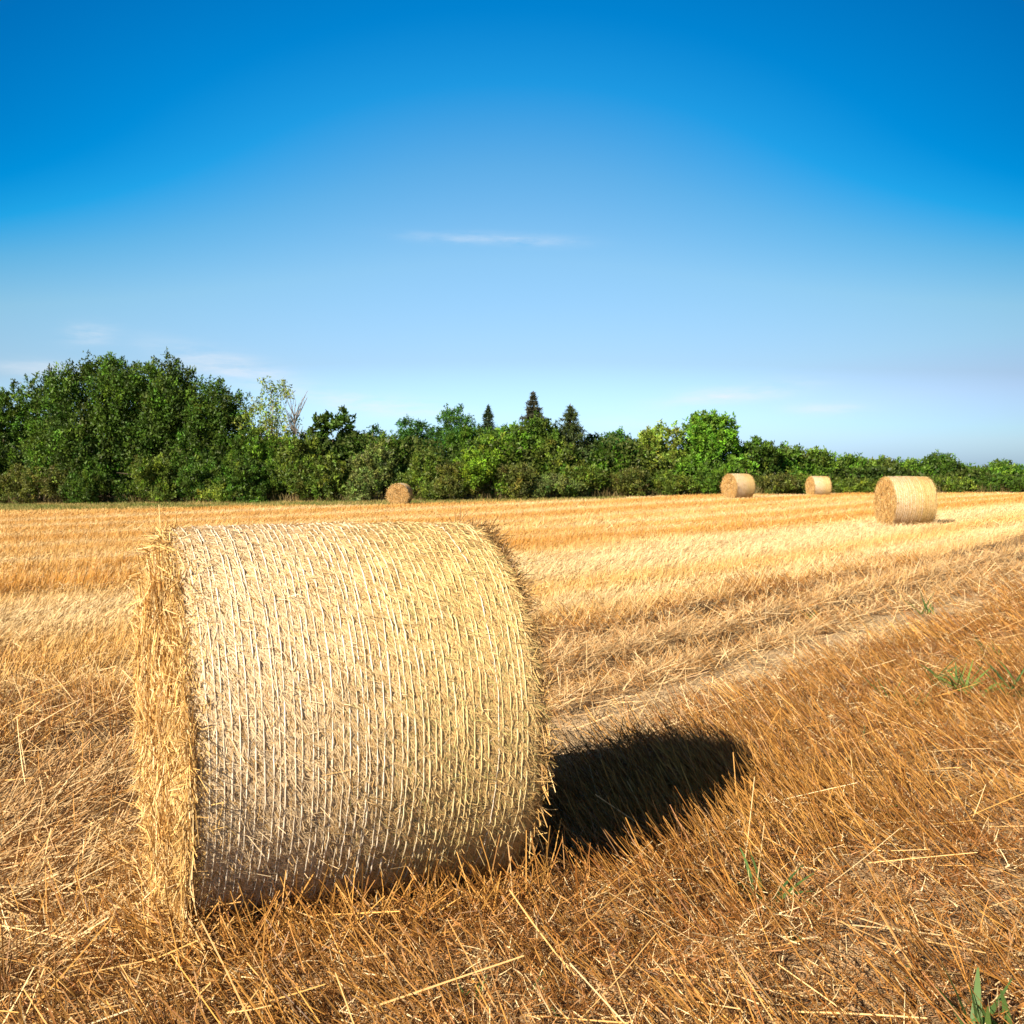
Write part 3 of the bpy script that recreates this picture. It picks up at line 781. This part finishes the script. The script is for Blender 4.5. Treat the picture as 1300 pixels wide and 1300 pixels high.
# shrubs along the foot
for a in (('brown green bramble shrub under the left dark trees', 55, 588, 120, -1.0, 'brown', .15, 420, 30),
          ('low brownish shrub at the left picture edge', -20, 596, 90, -1.0, 'olive', .15, 300, 28),
          ('dark leafy shrub below the tallest tree', 135, 596, 90, -.5, 'dark', .18, 320, 30),
          ('pale tipped shrub with arching sprays before the broad dark tree', 200, 580, 84, -.8, 'olive', .17, 360, 30),
          ('dark shrub in the shade under the right shoulder of the dark group', 268, 590, 90, 0, 'dark', .18, 340, 30),
          ('small dry yellow shrub on the grass before the dark group', 275, 615, 28, -2.2, 'pale', .13, 90, 26),
          ('dark shrub under the sparse tree', 335, 582, 100, 0, 'dark', .18, 380, 30),
          ('dark olive shrub under the big leaved tree', 405, 582, 90, -.3, 'olive', .18, 360, 30),
          ('grey leaved willowy shrub left of the lone distant bale', 478, 566, 64, -.6, 'grey', .16, 360, 28),
          ('olive brown shrub right above the lone distant bale', 540, 574, 66, -.4, 'olive', .16, 340, 28),
          ('brown green shrub right of the lone distant bale', 585, 588, 64, -.8, 'brown', .15, 320, 28),
          ('yellow green shrub below the short spruce', 612, 572, 66, -.4, 'yel', .17, 330, 28),
          ('bramble shrub with arching canes below the tall spruce', 655, 590, 64, -.8, 'brown', .15, 320, 28),
          ('low grey green shrub at the foot of the pointed conifer', 705, 603, 60, -1.0, 'grey', .14, 260, 28),
          ('olive shrub below the pointed conifer', 738, 590, 60, -.4, 'olive', .16, 300, 28),
          ('brown twiggy shrub below the ragged topped tree', 795, 596, 64, -.5, 'brown', .15, 300, 28),
          ('dark brown shrub left of the left distant bale', 855, 600, 64, -.5, 'olive', .15, 300, 28),
          ('green shrub behind the left distant bale', 915, 590, 66, 0, 'mid', .17, 300, 28),
          ('low brown hedge shrub right of the left distant bale', 980, 603, 62, -.8, 'brown', .14, 320, 28),
          ('low brown green hedge shrub before the smallest bale gap', 1020, 603, 60, -.8, 'olive', .14, 320, 28),
          ('low olive hedge shrub between the smallest bale and the right hand bale', 1078, 608, 62, -.8, 'olive', .14, 320, 28),
          ('low green hedge shrub hidden partly by the right hand bale', 1140, 606, 70, -.5, 'mid', .15, 300, 28),
          ('low dark hedge shrub right of the right hand bale', 1205, 606, 66, -.5, 'olive', .15, 300, 28),
          ('low dark hedge shrub at the right picture edge', 1275, 604, 76, -.5, 'dark', .15, 320, 28)):
    S(*a)

# the tangle behind and between the shrubs
ug = Bag()
x = U(-62, 62, 90000); y = tree_y(x) + U(.2, 9, len(x))
hmax = 1.9 + 1.5 * (.5 + .5 * noise2(x, y * 0, 6, 33)) + np.interp(x, [-60, 0, 30], [2.2, 1.0, .3])
hmax = hmax * np.interp(x, [6, 18], [1.0, .5])
z = U(0, 1, len(x)) ** .8 * hmax
n = len(x)
P = np.stack([x, y, ground_z(x, y) + z], -1)
c = mixc((.040, .072, .014), (.080, .105, .020), np.clip(.5 + .5 * noise2(x, y, 3, 34) + rng.normal(0, .2, n), 0, 1)) * U(.7, 1.3, (n, 1))
ribbons(ug, P, randdir(n), U(.14, .3, n), U(.09, .2, n), c, 1, 0, .4)
n = 14000
x = U(-58, 45, n); y = tree_y(x) - U(-.6, 1.4, n)
P = np.stack([x, y, ground_z(x, y)], -1)
c = mixc((.10, .11, .03), (.36, .25, .11), np.clip(.5 + .4 * noise2(x, y, 2, 35) + rng.normal(0, .2, n), 0, 1)) * U(.6, 1.1, (n, 1))
ribbons(ug, P, np.stack([rng.normal(0, .35, n), rng.normal(0, .35, n), np.ones(n)], -1), U(.2, .75, n), U(.02, .05, n), c, 2, rng.normal(0, .2, n), .3)
tag(ug.build('undergrowth', M_LEAF), 'dark tangled undergrowth and tall dry grass along the foot of the trees', 'undergrowth', kind='stuff')

# ------------------------------------------------------------------ light and sky
SUN_EL, SUN_AZ = R(29.8), math.atan2(-.62, -.785)
to_sun = np.array([math.cos(SUN_EL) * math.sin(SUN_AZ), math.cos(SUN_EL) * math.cos(SUN_AZ), math.sin(SUN_EL)])
sl = bpy.data.lights.new('sun', 'SUN'); sl.energy = 5.0; sl.angle = R(.53); sl.color = (1, .87, .68)
so = bpy.data.objects.new('sun', sl); COL.objects.link(so)
from mathutils import Vector
so.rotation_euler = Vector(-to_sun).to_track_quat('-Z', 'Y').to_euler(); so.location = (-20, -30, 30)

w = bpy.data.worlds.new('World'); scene.world = w; w.use_nodes = True
nt = w.node_tree; N_ = nt.nodes; LK = nt.links
bg = N_['Background']; bg.inputs['Strength'].default_value = .058
sky = N_.new('ShaderNodeTexSky'); sky.sky_type = 'NISHITA'; sky.sun_disc = False
sky.sun_elevation = SUN_EL; sky.sun_rotation = SUN_AZ
def math_(op, a, b=None, c=None):
    m = N_.new('ShaderNodeMath'); m.operation = op
    for i, q in enumerate((a, b, c)):
        if q is None: continue
        if isinstance(q, (int, float)): m.inputs[i].default_value = q
        else: LK.new(q, m.inputs[i])
    return m.outputs[0]
tc = N_.new('ShaderNodeTexCoord'); sp = N_.new('ShaderNodeSeparateXYZ'); LK.new(tc.outputs['Generated'], sp.inputs[0])
X_, Y_, Z_ = sp.outputs
# the blue deepens upward and sideways, a vignette put into the sky colour
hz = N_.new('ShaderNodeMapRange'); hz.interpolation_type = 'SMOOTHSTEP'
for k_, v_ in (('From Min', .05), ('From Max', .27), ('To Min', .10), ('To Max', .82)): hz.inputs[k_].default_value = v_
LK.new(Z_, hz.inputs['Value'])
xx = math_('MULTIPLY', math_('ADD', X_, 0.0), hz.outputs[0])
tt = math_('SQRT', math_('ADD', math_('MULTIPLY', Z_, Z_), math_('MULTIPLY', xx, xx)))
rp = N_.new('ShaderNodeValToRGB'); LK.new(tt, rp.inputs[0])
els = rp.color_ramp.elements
stops = [(0, (.60, .86, 1.7)), (.045, (.53, .74, 1.15)), (.093, (.43, .54, .72)), (.176, (.385, .57, .68)), (.249, (.21, .525, .685)), (.31, (.03, .47, .73)), (.362, (.001, .39, .69)), (.45, (.0, .31, .61)), (.75, (.20, .18, .165)), (1.0, (.21, .18, .15))]  # last two stops: unseen sky dimmed and warmed to set shadow fill
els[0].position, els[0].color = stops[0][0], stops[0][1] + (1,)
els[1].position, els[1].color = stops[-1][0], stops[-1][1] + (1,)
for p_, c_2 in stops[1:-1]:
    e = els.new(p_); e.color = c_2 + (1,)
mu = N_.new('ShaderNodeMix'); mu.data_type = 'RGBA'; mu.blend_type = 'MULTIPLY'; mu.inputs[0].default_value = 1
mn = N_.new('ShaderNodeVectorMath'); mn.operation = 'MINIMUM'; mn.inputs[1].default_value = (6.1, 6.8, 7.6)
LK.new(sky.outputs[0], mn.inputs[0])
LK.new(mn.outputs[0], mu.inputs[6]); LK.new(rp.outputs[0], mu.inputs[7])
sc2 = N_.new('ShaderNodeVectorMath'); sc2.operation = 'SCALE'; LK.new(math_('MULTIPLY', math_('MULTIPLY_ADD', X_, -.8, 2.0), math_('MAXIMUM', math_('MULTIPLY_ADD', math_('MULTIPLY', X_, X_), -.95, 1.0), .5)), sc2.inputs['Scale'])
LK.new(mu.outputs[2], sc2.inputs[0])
# thin wisps of cloud
az = math_('ARCTAN2', X_, Y_); el = math_('ARCSINE', Z_)
cv = N_.new('ShaderNodeCombineXYZ'); LK.new(math_('MULTIPLY', az, 9.0), cv.inputs[0]); LK.new(math_('MULTIPLY', el, 48.0), cv.inputs[1])
nz = N_.new('ShaderNodeTexNoise'); nz.inputs['Scale'].default_value = 1.6; nz.inputs['Detail'].default_value = 7; nz.inputs['Roughness'].default_value = .62
LK.new(cv.outputs[0], nz.inputs['Vector'])
nzr = N_.new('ShaderNodeMapRange'); nzr.inputs['From Min'].default_value = .36; nzr.inputs['From Max'].default_value = .68
LK.new(nz.outputs['Fac'], nzr.inputs['Value'])
total = None
def dirpx(px, py): return math.atan((px - 650) / F_PX), math.atan((650 - py) / F_PX) - PITCH
for px, py, sx, sy, slope, amp in ((628, 304, 96, 6.5, -.03, .52), (115, 434, 28, 12, .1, .55), (290, 470, 80, 16, -.22, .75), (480, 514, 100, 12, -.10, .8),
                                   (925, 503, 85, 10, .10, .75), (1050, 522, 45, 7, 0, .55), (60, 478, 60, 10, -.05, .5), (780, 540, 120, 14, .02, .22)):
    a0, e0 = dirpx(px, py)
    da = math_('SUBTRACT', az, a0)
    de = math_('SUBTRACT', math_('SUBTRACT', el, e0), math_('MULTIPLY', da, slope))
    qa = math_('POWER', math_('ABSOLUTE', math_('DIVIDE', da, sx / F_PX)), 2.4); qe = math_('POWER', math_('ABSOLUTE', math_('DIVIDE', de, sy / F_PX)), 2.0)
    gsn = math_('MULTIPLY', math_('EXPONENT', math_('MULTIPLY', math_('ADD', qa, qe), -1.0)), amp)
    total = gsn if total is None else math_('ADD', total, gsn)
fac = math_('MULTIPLY', total, nzr.outputs[0])
mc = N_.new('ShaderNodeMix'); mc.data_type = 'RGBA'; mc.inputs[7].default_value = (8.0, 8.2, 8.7, 1)
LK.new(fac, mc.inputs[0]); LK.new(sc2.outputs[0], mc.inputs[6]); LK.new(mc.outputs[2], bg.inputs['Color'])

scene.view_settings.view_transform = 'Standard'; scene.view_settings.look = 'None'
scene.view_settings.exposure = 0.95; scene.view_settings.gamma = 1.0
scene.render.engine = 'CYCLES'
scene.cycles.max_bounces = 6; scene.cycles.diffuse_bounces = 3; scene.cycles.transmission_bounces = 3; scene.cycles.transparent_max_bounces = 4
